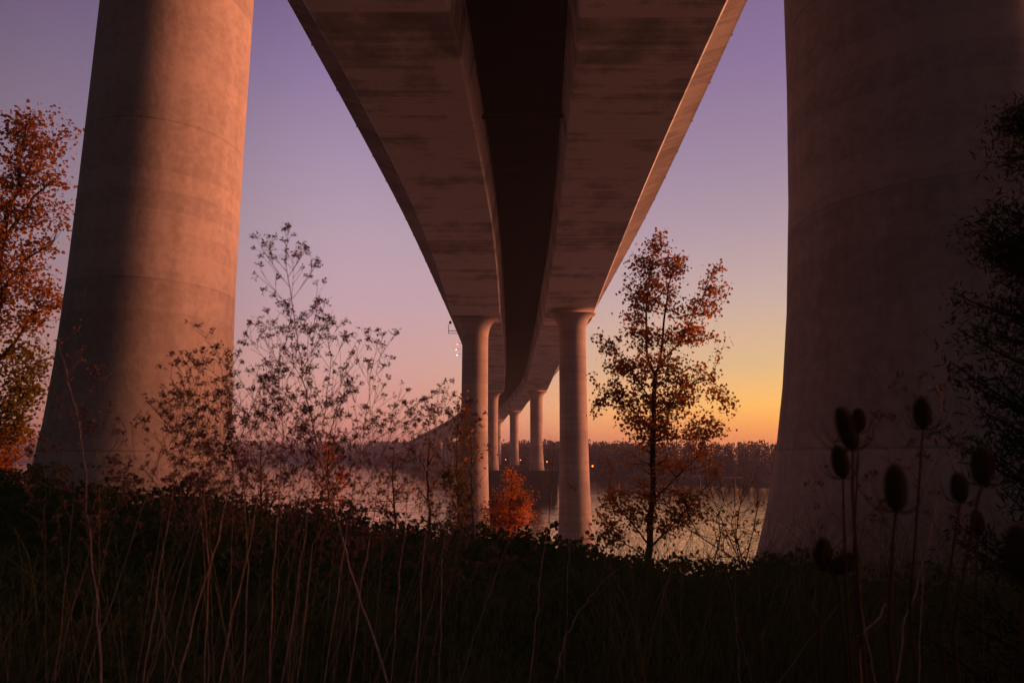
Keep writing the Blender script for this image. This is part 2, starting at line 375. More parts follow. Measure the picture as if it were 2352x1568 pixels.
d.loft(rings); d.build('deck', M_deck, bridge, smooth=False)
d = MB(); d.loft([ring(y, [(a, deck_z(y) + b) for a, b in ((-2.85, -.9), (-2.72, -.935), (-1.9, -.64), (1.9, -.64), (2.72, -.935), (2.85, -.9))]) for y in ys])  # extra skin below the deck, coloured as the shade between the girders
d.build('gap_shade_panel', M_gap_shade, bridge, smooth=False)
for s in (-1, 1):
    g = MB(); rings = []
    for y in ys:
        T = deck_z(y); rings.append(ring(y, [(s * a, T + b) for a, b in ((12.75, .002), (12.75, .55), (12.72, .95), (12.52, .95), (12.35, .3), (12.35, .002))]))
    g.loft(rings); g.build('parapet', M_deck, bridge, smooth=False)
cb = MB(); c, (nx, ny) = station(46); cb.box((c, 46, deck_z(46) - .85), (6.0, .4, .5), math.atan2(ny, nx)); cb.build('cross_beam', M_gap_shade, bridge, smooth=False)
# small drain spouts along the edge of the deck
drain = MB()
for y in np.arange(6, 110, 5.3):
    for s in (-1, 1):
        c, (nx, ny) = station(y); T = deck_z(y)
        drain.tube([(c + s * 12.758 * nx, y + s * 12.758 * ny, T + .1), (c + s * 12.758 * nx, y + s * 12.758 * ny, T - .42)], .035, 6)
drain.build('drain_pipes', M_steel, bridge)

def column(x, y, zb, zt, rt, flare, yaw, n=40, cap=True):
    """round tapered shaft: spreads at its foot, flares into the girder at its head"""
    H = zt - zb; m = MB(); rings = []
    zsn = [0, .4, .9, 1.5, 2.2, 3, 4, 5.2, 7] + list(np.linspace(9, H - 3.4, max(3, int(H / 4)))) + [H - 2.8, H - 2.2, H - 1.7, H - 1.25, H - .85, H - .5, H - .22, H - .06, H]
    zsn = sorted(z for z in zsn if 0 <= z <= H)
    for z in zsn:
        r = rt + flare(z)
        t = max(0, (z - (H - 3.0)) / 3.0); k = 1 - math.sqrt(max(0, 1 - min(1, t) ** 2.2))
        rx = r + k * max(.2, 3.36 - rt); ry = r + k * .25
        rr = []
        for j in range(n):
            q = 2 * math.pi * j / n; c, s_ = math.cos(q), math.sin(q); e = 2.0 + 1.6 * k
            xx = rx * math.copysign(abs(c) ** (2 / e), c); yy = ry * math.copysign(abs(s_) ** (2 / e), s_)
            rr.append((x + xx * math.cos(yaw) - yy * math.sin(yaw), y + xx * math.sin(yaw) + yy * math.cos(yaw), zb + z))
        rings.append(rr)
    m.loft(rings); return m
NEAR = {(-1): (-7.9, 14.7), 1: (6.4, 10.0)}
for k, py in enumerate(PIERS):
    for s in (-1, 1):
        if k == 1: x, y = NEAR[s]
        else:
            c, (nx, ny) = station(py); off = s * 6.9; x = c + off * nx; y = py + off * ny + (1.8 if s < 0 else -1.8)
        T = deck_z(y); zt = T - depth(py) + .03
        if k <= 1: zb, rt = ground_z(x, y) - .5, 1.6
        elif k == 2: zb, rt = -3.0, 1.88
        elif k in (3, 4): zb, rt = 7.9, 1.95
        else: zb, rt = -1.0 if bank_side(x, y) < 0 else ground_z(x, y) - .5, 1.75
        if k <= 1: fl = lambda z, b=zb: 1.25 * math.exp(-max(0, z) / 1.75) + .10 * math.exp(-z / 6)
        elif k == 2: fl = lambda z: .55 * math.exp(-((z / 10.5) ** 1.6))
        else: fl = lambda z: .45 * math.exp(-z / 3.0)
        if k == 1 and s == 1: rt = 1.55; fl = lambda z, b=zb: .85 * math.exp(-z / 9) + 1.0 * math.exp(-z / 2.2)
        c, (nx, ny) = station(py)
        column(x, y, zb, zt, rt, fl, math.atan2(ny, nx), 56 if k < 3 else 24).build('column', M_col, bridge)
for hx, hy in ((357, 243), (371, 243)):          # tie holes on the shadow edge of the left column
    dv = (P(hx, hy, 14.0) - Vector((0, 0, EYE))); cxn, cyn = NEAR[-1]; A = dv.x ** 2 + dv.y ** 2; Bq = -2 * (dv.x * cxn + dv.y * cyn); Cq = cxn ** 2 + cyn ** 2 - 1.60 ** 2
    k_ = (-Bq - math.sqrt(max(0, Bq * Bq - 4 * A * Cq))) / (2 * A); p_ = Vector((0, 0, EYE)) + dv * k_; n_ = Vector((p_.x - cxn, p_.y - cyn, 0)).normalized()
    th = MB(); th.tube([p_ - n_ * .06, p_ + n_ * .012], .035, 10); th.build('tie_hole', M_foot, bridge)
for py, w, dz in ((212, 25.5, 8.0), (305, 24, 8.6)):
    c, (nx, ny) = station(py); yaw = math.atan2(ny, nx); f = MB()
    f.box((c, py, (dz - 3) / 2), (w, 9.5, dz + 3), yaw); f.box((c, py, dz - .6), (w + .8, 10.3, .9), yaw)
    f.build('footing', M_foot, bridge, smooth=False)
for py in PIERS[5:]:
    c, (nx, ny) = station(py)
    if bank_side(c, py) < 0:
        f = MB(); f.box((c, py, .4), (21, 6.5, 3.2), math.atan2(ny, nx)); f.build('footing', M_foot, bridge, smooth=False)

# inspection bracket hanging from the far edge of the deck, and hanging lamps
bk = MB(); c, (nx, ny) = station(128); ex, ey, ez = c - 13.1 * nx, 128 - 13.1 * ny, deck_z(128)
for dz in (0,): bk.box((ex - .25, ey, ez - .1), (.45, .35, .5))
bk.tube([(ex - .55, ey, ez - .5), (ex - .55, ey, ez - 2.2)], .06, 5); bk.tube([(ex - .6, ey, ez - 2.2), (ex + 1.3, ey, ez - 2.2)], .06, 5)
bk.tube([(ex - .6, ey, ez - 1.7), (ex + 1.2, ey, ez - 1.7)], .07, 5)
bk.build('inspection_bracket', M_steel, bridge)
M_lampO = plain('amber_lens', (.8, .3, .05), .3, emit=(1, .13, .02), estr=5)
M_lampW = plain('white_lens', (.8, .7, .6), .3, emit=(1, .72, .5), estr=3)
def lamp(name, p, r, m, label, group=None, post=.5):
    e = empty(name, p); b = MB()
    for i in range(1): pass
    rings = []
    for i in range(7):
        a = math.pi * i / 6; rings.append([(p[0] + r * math.sin(a) * math.cos(q) + 1e-4 * math.cos(q), p[1] + r * math.sin(a) * math.sin(q) + 1e-4 * math.sin(q), p[2] - r * math.cos(a)) for q in np.linspace(0, 2 * math.pi, 9)[:-1]])
    b.loft(rings); b.build('lens', m, e)
    h = MB(); h.tube([(p[0], p[1], p[2] + r), (p[0], p[1], p[2] + r * 1.5)], r * 1.15, 8); h.tube([(p[0], p[1], p[2] + r * 1.2), (p[0] - post, p[1], p[2] + r * 1.2)], r * .35, 5); h.build('bracket', M_steel, e)
    tag(e, label, 'lamp', group); return e
def on_col(k, s, px, py_px):
    c, (nx, ny) = station(PIERS[k]); y = PIERS[k] + s * 6.9 * ny - s * 1.8; return P(px, py_px, y)
lamp('navigation_light', on_col(2, 1, 1361, 1070), .10, M_lampO, 'red-orange light glowing on the right column of the nearest river pier', 'navigation lights on the river piers')
lamp('navigation_light', on_col(3, 1, 1256, 1060), .15, M_lampO, 'orange light with star glow low on the second river pier', 'navigation lights on the river piers')
lamp('navigation_light', on_col(4, 1, 1195.5, 1056), .18, M_lampO, 'amber light low on the third river pier', 'navigation lights on the river piers')
lamp('navigation_light', on_col(5, 1, 1161.5, 1055), .2, M_lampO, 'small orange light low on the fourth river pier, farthest of the row', 'navigation lights on the river piers')
c, (nx, ny) = station(150)
lamp('span_light', P(1050.5, 790, 150), .13, M_lampO, 'orange-white light tucked against the deck edge above two white ones', 'lights hanging below the deck edge', -1.0)
lamp('span_light', P(1048, 803, 150), .1, M_lampW, 'white light hanging in the middle below the deck edge', 'lights hanging below the deck edge', -1.0)
lamp('span_light', P(1050, 815, 150), .12, M_lampW, 'white star-shaped light hanging lowest below the deck edge', 'lights hanging below the deck edge', -1.0)

# ------------------------------------------------------------------ far wood on the other shore (nobody could count it)
fw = MB(); fwt = MB(); cum = 0; pts = []
for (x0, y0), (x1, y1) in zip(SHORE, SHORE[1:]):
    l = math.hypot(x1 - x0, y1 - y0); nx_, ny_ = (y1 - y0) / l, -(x1 - x0) / l
    s_ = 0.0
    while s_ < l:
        k = s_ / l; x, y = x0 + (x1 - x0) * k, y0 + (y1 - y0) * k; dist = math.hypot(x, y)
        az = math.degrees(math.atan2(x, y))
        step = max(1.6, dist * .0075)
        if -42 < az < 50 and y > 60:
            for row in range(4):
                o = 5 + row * 7 * max(1, dist / 500) + rng.uniform(-3, 3)
                pts.append((x + nx_ * o + rng.uniform(-2, 2), y + ny_ * o, row, dist))
        s_ += step * .62 * rng.uniform(.6, 1.4)
print('far trees', len(pts))
for x, y, row, dist in pts:
    gz = ground_z(x, y); hmean = EYE + math.tan(math.radians(1.25)) * dist * (1 + .03 * math.sin(x * .05) + .03 * math.sin(y * .031)) - gz
    h = hmean * (rng.uniform(.55, .8) if row == 0 else rng.uniform(.82, 1.0))
    r = h * rng.uniform(.13, .2); nl = 64
    zz = npr.uniform(.08, 1, nl); rr = r * np.sqrt(np.clip(1 - (np.abs(zz - .5) / .56) ** 2.2, 0.02, 1)) * npr.uniform(.2, 1, nl); q = npr.uniform(0, 2 * np.pi, nl)
    fw.leaves(np.stack([x + rr * np.cos(q), y + rr * np.sin(q), gz + h * zz], 1), h * .085, up=1.6, kind='kite', wide=.55)
    fw.tube([(x, y, gz - .3), (x + rng.uniform(-.5, .5), y, gz + h * rng.uniform(.9, 1.04))], [h * .012, h * .003], 3, False)
tag(fw.build('far_woods', M_wood_far, smooth=False), 'low hazy line of woods along the far shore', 'woods', kind='stuff')

# dock posts on the far shore at the right
def dockpost(xa, xb, yy, ybase, Y, label, post=True):
    a, b = P(xa, yy, Y), P(xb, yy, Y); e = empty('dock_light_post', (((a + b) / 2).x, Y, 0)); m = MB()
    m.tube([a, b], .11, 5); m.build('crossbar', M_pale, e)
    m = MB(); q = P((xa + xb) / 2 + 4, ybase, Y); top = P((xa + xb) / 2 + 4, yy + 5, Y)
    m.tube([(q.x, Y, -1.5), tuple(top), tuple(P((xa + xb) / 2 - 2, yy - 5, Y))], .10, 5); m.build('post', M_pale, e); tag(e, label, 'post')
M_pale = plain('pale_post', (.6, .5, .42), .7)
dockpost(1666, 1704, 1096, 1125, 250, 'pale T-shaped mooring post in the water by the right shore')
dockpost(1598, 1612, 1092, 1122, 262, 'short pale post farther along the right shore, behind the tall sapling')
# floating boom by the far piers
m = MB(); a, b = P(995, 1107, 262), P(1040, 1107, 262); m.tube([(a.x, a.y, .12), (b.x, b.y, .12)], .35, 7)
tag(m.build('floating_log', M_pale, None, origin=(a.x, a.y, 0)), 'pale log floating on the river left of the pier columns', 'log')

# ------------------------------------------------------------------ trees
def bez(a, b, c, n=6):
    return [a * (1 - t) ** 2 + b * 2 * t * (1 - t) + c * t * t for t in [i / n for i in range(n + 1)]]
def tree(name, label, cat, limbs, blobs, Y, depthf, leafm, lsize, per_tip, tip_density, group=None, barkm=None, leafkind='leaf', droop=.4, twig_r=.006, lspread=.16, wide=.85, tipgap=None):
    """limbs: list of (points, r0, r1); blobs: (centre, rx, rz, density). Twigs grow from the limbs to tips spread through the blobs."""
    barkm = barkm or M_bark
    base = Vector(limbs[0][0][0]); e = empty(name, base)
    tr = MB(); sk = []
    for i, (pts, r0, r1) in enumerate(limbs):
        pts = [Vector(p) for p in pts]; fine = []
        for a, b in zip(pts, pts[1:]):
            for k in range(4): fine.append(a.lerp(b, k / 4))
        fine.append(pts[-1])
        n = len(fine); jit = [Vector((rng.gauss(0, 1), rng.gauss(0, 1), 0)) * r0 * .25 if 0 < q < n - 1 else Vector() for q in range(n)]
        fine = [p + j for p, j in zip(fine, jit)]
        rad = [r0 + (r1 - r0) * q / (n - 1) for q in range(n)]
        if i == 0: tr.tube(fine, rad, 9); 
        else: tr.tube(fine, rad, 7)
        for p, r in zip(fine, rad): sk.append((p, r))
    tw = MB(); lp = []
    S = np.array([list(p) for p, r in sk]); R = [r for p, r in sk]
    for c, rx, rz, dens in blobs:
        ntip = max(2, int(tip_density * dens * rx * rz))
        for _ in range(ntip):
            while True:
                a = Vector((rng.uniform(-1, 1), rng.uniform(-1, 1), rng.uniform(-1, 1)))
                if a.length < 1: break
            tip = c + Vector((a.x * rx, a.y * min(rx * 1.3, depthf), a.z * rz))
            d = np.linalg.norm(S - np.array(tip), axis=1) + 1.1 * np.maximum(0, S[:, 2] - (tip.z - .25 * rz)) + .0
            i = int(np.argmin(d * npr.uniform(.85, 1.15, len(d)))); p0 = Vector(S[i]); ln = (tip - p0).length
            mid = p0.lerp(tip, .5) + Vector((rng.gauss(0, .06), rng.gauss(0, .06), rng.gauss(0, .05))) * ln + Vector((0, 0, -.06 * ln))
            pts = bez(p0, mid, tip, 6)
            r0 = min(R[i] * .6, twig_r * (1 + ln * 1.2))
            tw.tube(pts, [r0 * (1 - .8 * k / 6) for k in range(7)], 4, False)
            for _l in range(per_tip):
                t = rng.uniform(.45, 1.03); q = pts[min(5, int(t * 6))].lerp(pts[min(6, int(t * 6) + 1)], (t * 6) % 1) if t < 1 else pts[-1]
                lp.append(tuple(q + Vector((rng.gauss(0, 1), rng.gauss(0, 1), rng.gauss(0, .8))) * lspread))
    tr.build('trunk', barkm, e)
    cr = MB(); cr.v, cr.f, cr.n = tw.v, tw.f, tw.n
    crown = MB(); crown.leaves(lp, lsize, droop, wide, kind=leafkind)
    tw.build('branches', barkm, e)
    crown.build('crown', leafm, e, smooth=False)
    tag(e, label, cat, group); return e

def zb(zx, zy, rx, ry, Y, dens=1.0):     # blob measured in the enlargement of the right-hand sapling
    x = (1350 + .555 * zx) / 1.02; y = (480 + .555 * zy) / 1.02; c = P(x, y, Y); s = Y / FPX * .555 / 1.02 * 1.03
    return (c, rx * s, ry * s, dens)
def pb(x, y, rx, ry, Y, dens=1.0):
    c = P(x, y, Y); s = Y / FPX * 1.02; return (c, rx * s, ry * s, dens)

Y = 17.0
B = [(340,150,55,50),(280,225,55,65),(380,250,80,65),(225,350,42,60),(330,370,105,80),(235,455,60,55),(440,250,35,55),(345,110,22,22),
     (592,275,32,42),(545,350,45,38),(610,355,42,34),(560,430,80,42),(455,430,65,50),(630,560,52,24),(520,540,80,42),(400,540,115,65),
     (250,560,90,62),(130,605,38,45),(180,680,85,55),(90,555,14,26),(300,680,125,60),(420,700,105,60),(545,725,55,24),(150,780,70,45),
     (260,800,110,65),(420,800,115,65),(540,800,85,38),(645,855,38,34),(100,835,48,20),(250,900,110,55),(400,905,115,55),(530,890,85,38),
     (600,935,60,22),(85,890,20,12),(330,965,140,30),(455,965,120,22),(55,717,14,6)]
blobs = [zb(*b, Y) for b in B] + [zb(a, b, c, d, Y, .42) for a, b, c, d in [(300,1060,180,50),(450,1090,150,60),(560,1050,60,60)]]
blobs += [zb(a, b, c, d, Y, .85) for a, b, c, d in [(200,1200,95,45),(350,1215,110,45),(480,1245,80,55),(130,1290,60,55),(230,1300,100,60),(390,1330,110,60),(140,1400,85,45),(530,1310,50,40)]]
def pp(*xy): return [P(a, b, Y) for a, b in xy]
limbs = [(pp((1486, 1330), (1492, 1232), (1497, 1120), (1500, 1015), (1503, 906), (1505, 860)), .085, .05),
         (pp((1505, 860), (1487, 824), (1484, 715), (1492, 640), (1503, 560)), .04, .008), (pp((1505, 860), (1514, 841), (1525, 743), (1541, 634), (1535, 600)), .045, .008),
         (pp((1514, 841), (1530, 818), (1563, 786), (1606, 699), (1640, 620)), .03, .006), (pp((1503, 930), (1450, 850), (1410, 800), (1385, 775)), .022, .005),
         (pp((1503, 960), (1570, 890), (1630, 870), (1670, 905)), .022, .005), (pp((1502, 985), (1440, 930), (1395, 915), (1362, 930)), .02, .005),
         (pp((1496, 1150), (1540, 1110), (1600, 1050), (1620, 1010)), .025, .006), (pp((1490, 1260), (1550, 1200), (1610, 1130), (1640, 1100)), .028, .006),
         (pp((1490, 1250), (1450, 1200), (1410, 1150), (1400, 1120)), .024, .006), (pp((1488, 1280), (1440, 1250), (1400, 1220)), .02, .006)]
tree('sapling', 'tall slender sapling with fluttering leaves standing against the sunset sky', 'tree', limbs, blobs, Y, 1.2, M_poplar, .074, 14, 150, lspread=.105)

# bushy tree with orange leaves behind the left column
Y = 27.0
B = [(-60,420,50,60),(-80,600,60,90),(-90,800,60,90),(20,262,11,16),(35,300,26,22),(65,285,30,25),(95,262,20,16),(122,252,12,10),(80,325,50,34),(140,312,24,9),(178,302,14,9),(50,370,50,38),(115,352,36,20),
     (35,430,50,45),(115,405,42,22),(152,420,18,8),(158,475,18,26),(35,500,50,48),(110,488,42,26),(25,580,45,56),(92,555,32,20),(45,650,62,46),(112,620,26,16),(120,660,22,26),
     (15,720,36,56),(75,735,34,30),(90,800,26,26),(45,820,50,38),(20,900,46,56),(60,900,40,40),(30,980,46,46),(5,1040,50,40),(60,1000,34,40),(150,700,26,40)]
blobs = [pb(*b, Y) for b in B]
bx = P(-30, 1150, Y)
limbs = [([Vector((bx.x, Y, ground_z(bx.x, Y) - .2)), P(-32, 1000, Y), P(-25, 850, Y), P(-10, 700, Y), P(10, 550, Y), P(40, 400, Y), P(60, 290, Y)], .26, .03),
         ([P(-25, 850, Y), P(40, 780, Y), P(85, 700, Y)], .1, .02), ([P(-10, 700, Y), P(50, 600, Y), P(120, 560, Y)], .09, .02), ([P(10, 550, Y), P(80, 450, Y), P(140, 400, Y)], .08, .02),
         ([P(-32, 1000, Y), P(20, 950, Y), P(70, 880, Y)], .1, .02), ([P(20, 480, Y), P(90, 350, Y), P(160, 305, Y)], .05, .01), ([P(-25, 850, Y), P(-70, 650, Y), P(-80, 450, Y)], .12, .03)]
tree('maple_tree', 'tall orange and green leafed tree half hidden behind the lit left column', 'tree', limbs, blobs, Y, 2.2, M_maple, .14, 17, 44, lspread=.24, twig_r=.008)

# small glowing orange tree between the river columns
Y = 40.0
B = [(1130,1165,26,22),(1212,1140,14,22),(1098,1190,20,18),(1176,1085,10,16),(1180,1110,22,20),(1165,1140,34,24),(1195,1150,26,24),(1148,1175,38,24),(1190,1185,42,26),(1130,1205,38,22),(1175,1212,50,22),(1216,1168,12,26),(1215,1200,18,18),(1105,1215,14,12)]
gz = ground_z(P(1168, 1200, Y).x, Y)
limbs = [([Vector((P(1168, 1200, Y).x, Y, gz - .2)), P(1170, 1200, Y), P(1174, 1140, Y), P(1176, 1080, Y)], .09, .015)]
tree('orange_tree', 'small conical tree with bright orange leaves between the two river columns', 'tree', limbs, [pb(*b, Y, 1.3) for b in B], Y, 1.2, M_orange, .10, 12, 50, lspread=.23)

# sparser trees and shrubs on the bank: (name, label, Y, trunk px top, blobs, material, leaf, tips, per)
def bank_tree(name, label, Y, tx, top, B, m, ls=.11, td=20, per=5, rt=.07, group=None, lsp=.12, dens=1.0):
    b0 = P(tx, 1200, Y); gz = ground_z(b0.x, Y)
    side = [([P(tx, 1200 - (1200 - top) * k, Y), P(tx + s_ * 30, 1200 - (1200 - top) * (k + .22), Y)], rt * .4, rt * .08) for k, s_ in ((.2, -1), (.32, 1), (.5, -.8), (.62, .7))]
    limbs = [([Vector((b0.x, Y, gz - .2)), P(tx + 2, 1200, Y), P(tx - 3, (1200 + top) / 2, Y), P(tx, top + 10, Y)], rt, rt * .15)] + side
    tree(name, label, 'tree' if 'tree' in name else 'shrub', limbs, [pb(*b, Y, dens) for b in B], Y, 1.4, m, ls, per, td, lspread=lsp, group=group)
bank_tree('willow_tree', 'olive and orange leafed tree climbing in front of the left river column', 34, 1052, 900,
          [(1060,925,14,22),(1075,945,16,24),(1058,970,20,22),(1078,985,20,22),(1048,1010,26,24),(1080,1030,18,24),(1050,1060,34,26),(1045,1100,40,30),(1060,1150,44,34),(1080,1110,24,40),(1050,1195,50,26)], M_olive, .12, 50, 8)
bank_tree('birch_tree', 'yellow-orange leafed sapling rising behind the tall dry weeds', 30, 755, 990,
          [(755,1000,16,18),(740,1030,24,20),(770,1045,24,20),(748,1065,30,20),(770,1085,26,20),(745,1105,34,22),(785,1115,24,22),(730,1140,36,24),(780,1150,36,20)], M_orange, .12, 42, 7)
bank_tree('alder_tree', 'thin reddish tree between the dry weeds and the bridge', 28, 905, 1010,
          [(905,1030,22,20),(890,1060,34,22),(925,1070,30,22),(880,1100,40,24),(935,1110,36,24),(900,1140,54,24),(960,1130,26,30),(860,1150,40,20)], M_rust, .11, 22, 6, dens=.7)
bank_tree('hawthorn_tree', 'low rust-coloured tree at the foot of the left column', 26, 600, 1000,
          [(600,1010,30,18),(570,1040,40,26),(630,1045,36,24),(560,1080,46,28),(640,1090,46,28),(600,1120,70,28),(520,1110,40,34),(680,1130,40,26),(480,1080,36,30)], M_rust, .12, 18, 6, dens=.7)
bank_tree('willow_shrub', 'sparse brown shrub on the bank left of the river columns', 22, 985, 985,
          [(985,1000,22,22),(965,1040,30,24),(1005,1045,26,26),(980,1090,42,28),(1015,1110,26,40),(955,1130,40,26),(1000,1160,40,22)], M_rust, .10, 26, 5, dens=.7)
# leafy twigs catching light in front of the river columns
bank_tree('twiggy_shrub', 'thin twiggy shrub with dark leaves crossing the left river column', 20, 1085, 990,
          [(1065,900,14,20),(1100,1010,20,18),(1105,970,12,14),(1070,1060,24,30),(1110,1060,18,22),(1140,1020,14,10)], M_poplar, .10, 18, 5, rt=.035, dens=.5)
# bare shrub in front of the right-hand water
def bare_shrub(name, label, Y, stems, leafn, ls):
    b0 = P(*stems[0][0], Y); gz = ground_z(b0.x, Y); e = empty(name, (b0.x, Y, gz)); tw = MB(); lp = []
    for st in stems:
        pts = [P(*q, Y + rng.uniform(-.3, .3)) for q in st]; pts.insert(0, Vector((pts[0].x, Y, gz - .1)))
        tw.tube(pts, [.016 * (1 - .75 * i / (len(pts) - 1)) for i in range(len(pts))], 5, False)
        for a, b in zip(pts[1:], pts[2:]):
            for _ in range(5):
                p = a.lerp(b, rng.random()); d = Vector((rng.gauss(0, .6), rng.gauss(0, .3), rng.uniform(.1, 1))).normalized() * rng.uniform(.25, .8)
                q = bez(p, p + d * .5 + Vector((rng.gauss(0, .08), 0, .02)), p + d + Vector((0, 0, rng.uniform(-.05, .15))), 4)
                tw.tube(q, [.006, .005, .004, .003, .002], 4, False)
                for _l in range(leafn): lp.append(tuple(q[rng.randint(2, 4)] + Vector((rng.gauss(0, .04), rng.gauss(0, .04), rng.gauss(0, .04)))))
    tw.build('branches', M_bark, e); l = MB(); l.leaves(lp, ls, .4); l.build('leaves', M_poplar, e, smooth=False); tag(e, label, 'shrub')
bare_shrub('bare_shrub', 'nearly bare crooked shrub against the bright water beside the dark right column', 13,
           [[(1700, 1290), (1668, 1220), (1640, 1150), (1628, 1120)], [(1705, 1290), (1690, 1230), (1700, 1160), (1720, 1125)], [(1700, 1290), (1620, 1240), (1560, 1200), (1530, 1170)],
            [(1712, 1290), (1730, 1220), (1742, 1150)], [(1640, 1290), (1655, 1230), (1650, 1180), (1670, 1130)], [(1700, 1290), (1680, 1200), (1690, 1150)]], 2, .07)
bare_shrub('twig_shrub', 'small bare twig bush seen low between the two river columns', 30, [[(1262, 1180), (1262, 1060), (1258, 1020)], [(1262, 1180), (1270, 1050), (1275, 1010)], [(1262, 1180), (1250, 1060), (1245, 1015)]], 0, .05)

# dark conifer at the right edge, close by
def conifer(name, label, x, y, z0, h, r):
    e = empty(name, (x, y, z0)); t = MB(); t.tube([(x, y, z0 - .2), (x + .05, y, z0 + h * .5), (x, y, z0 + h)], [.11, .07, .01], 8); t.build('trunk', M_bark, e)
    c = MB(); tw = MB(); pts = []
    for k in range(150):
        u = rng.uniform(.12, .99); q = rng.uniform(0, 2 * math.pi); ln = r * (1 - u) ** .75 * rng.uniform(.6, 1.15) + .1
        p0 = Vector((x, y, z0 + h * u)); d = Vector((math.cos(q), math.sin(q), rng.uniform(.1, .5)))
        br = bez(p0, p0 + d * ln * .5, p0 + Vector((d.x, d.y, d.z + .25)) * ln, 6); tw.tube(br, [.012 * (1 - .8 * i / 6) for i in range(7)], 4, False)
        for a, b in zip(br[1:], br[2:]):
            for _ in range(46): pts.append(tuple(a.lerp(b, rng.random()) + Vector((rng.gauss(0, .05), rng.gauss(0, .05), rng.gauss(0, .035)))))
    tw.build('branches', M_bark, e); c.leaves(pts, .045, -.2, .16, kind='kite'); c.build('crown', M_conifer, e, smooth=False); tag(e, label, 'tree')
conifer('fir_tree', 'dark young fir in deep shade at the right edge in front of the column', 2.62, 3.2, ground_z(2.6, 3.2), 3.5, .7)

# unseen bushes added on the sun side to keep the low ground in shade
def shade_bush(label, x, y, top, r, dens):
    gz = ground_z(x, y); base = Vector((x, y, gz - .1)); H = EYE + top - gz
    limbs = [([base, base + Vector((.1, 0, H * .5)), base + Vector((0, .1, H * .92))], .12, .02)]
    for q in range(5):
        a = q * 1.3; limbs.append(([base + Vector((0, 0, H * .25)), base + Vector((math.cos(a) * r * .6, math.sin(a) * r * .6, H * .7))], .06, .015))
    bl = [(base + Vector((math.cos(q) * r * .55, math.sin(q) * r * .55, H * (.3 + .11 * (q % 5)))), r * .5, H * .22, 1) for q in range(9)] + [(base + Vector((0, 0, H * .8)), r * .5, H * .2, 1)]
    tree('blocker_bush', label, 'bush', limbs, bl, y, r, M_olive, .22, 8, dens, lspread=.25, twig_r=.01, group='unseen bushes added for shade')
for i, (x, y, top, r, dn) in enumerate([(15.5, 18.9, 2.6, 2.4, 12), (19.5, 20.5, 3.2, 2.6, 11), (23, 18.0, 3.6, 2.8, 9), (14.6, 14.4, 2.0, 2.4, 16), (13.4, 10.3, 2.1, 2.4, 18), (12.6, 6.7, 2.0, 2.2, 20), (12.3, 3.3, 1.7, 2.2, 20), (16.5, 8.5, 2.4, 2.5, 16), (16, 4.5, 2.2, 2.5, 16)]):
    shade_bush('unseen leafy bush out to the right, added to shade the low ground', x, y, top, r, dn)

# ------------------------------------------------------------------ bramble thicket and grass (ground cover)
CRX = [-600, 0, 250, 450, 650, 800, 1000, 1250, 1400, 1500, 1640, 1760, 2000, 2352, 2900]
CRY = [1050, 1062, 1098, 1132, 1150, 1168, 1205, 1232, 1262, 1285, 1300, 1290, 1265, 1240, 1230]
def crest_z(x, y):
    """height of the thicket top above which one looks out over the river"""
    px = 1176 + FPX * x / max(y, 2) * .98
    yy = interp(CRX, CRY, px); return P(px, yy, 9.0).z
def thick_z(x, y):
    g = ground_z(x, y); c = crest_z(x, 9.0 if y < 9 else y)
    if y < 9: t = max(0, min(1, (y - 3.2) / 5.8)); t = t * t * (3 - 2 * t); z = g + .35 + (c - g - .35) * t
    else: z = c - (y - 9) * .28
    return max(g + .15, z + .09 * wob(x, y, 1.3) + .05 * wob(x, y, 3.1))
br = MB(); pts = []; top = []
n = 0
while n < 52000:
    y = 3.2 + 13 * rng.random() ** 1.15; x = rng.uniform(-1.05, 1.05) * (y * .95 + 1)
    z = thick_z(x, y); lo = ground_z(x, y)
    pts.append((x, y, z - abs(rng.gauss(0, .13)))); n += 1
br.leaves(pts, .062, .0, .9, up=.3)
for k in range(420):     # arching canes with leaves breaking the outline
    y = rng.uniform(6.5, 11); x = rng.uniform(-.95, .95) * y; z = thick_z(x, y) - .1
    d = Vector((rng.gauss(0, .3), rng.gauss(0, .2), rng.uniform(.1, .32)))
    p = bez(Vector((x, y, z)), Vector((x, y, z)) + d * 1.0, Vector((x, y, z)) + Vector((d.x * 2, d.y * 2, d.z * .7)), 6); br.tube(p, .004, 4, False)
    br.leaves([tuple(q + Vector((rng.gauss(0, .03), rng.gauss(0, .03), rng.gauss(0, .03)))) for q in p for _ in range(3)], .055, .1, .9)
# body of the thicket under the leaves
xs_ = np.linspace(-16, 16, 90); ysb = np.linspace(3.0, 16.5, 44)
k0 = br.n; br.add([(x * (yy * .09 + .25) / 1.2, yy, thick_z(x * (yy * .09 + .25) / 1.2, yy) - .16) for yy in ysb for x in xs_],
       [(j * 90 + i, j * 90 + i + 1, (j + 1) * 90 + i + 1, (j + 1) * 90 + i) for j in range(43) for i in range(89)])
tag(br.build('bramble_thicket', M_bramble, smooth=False), 'dark bramble thicket covering the near bank', 'brambles', kind='stuff')

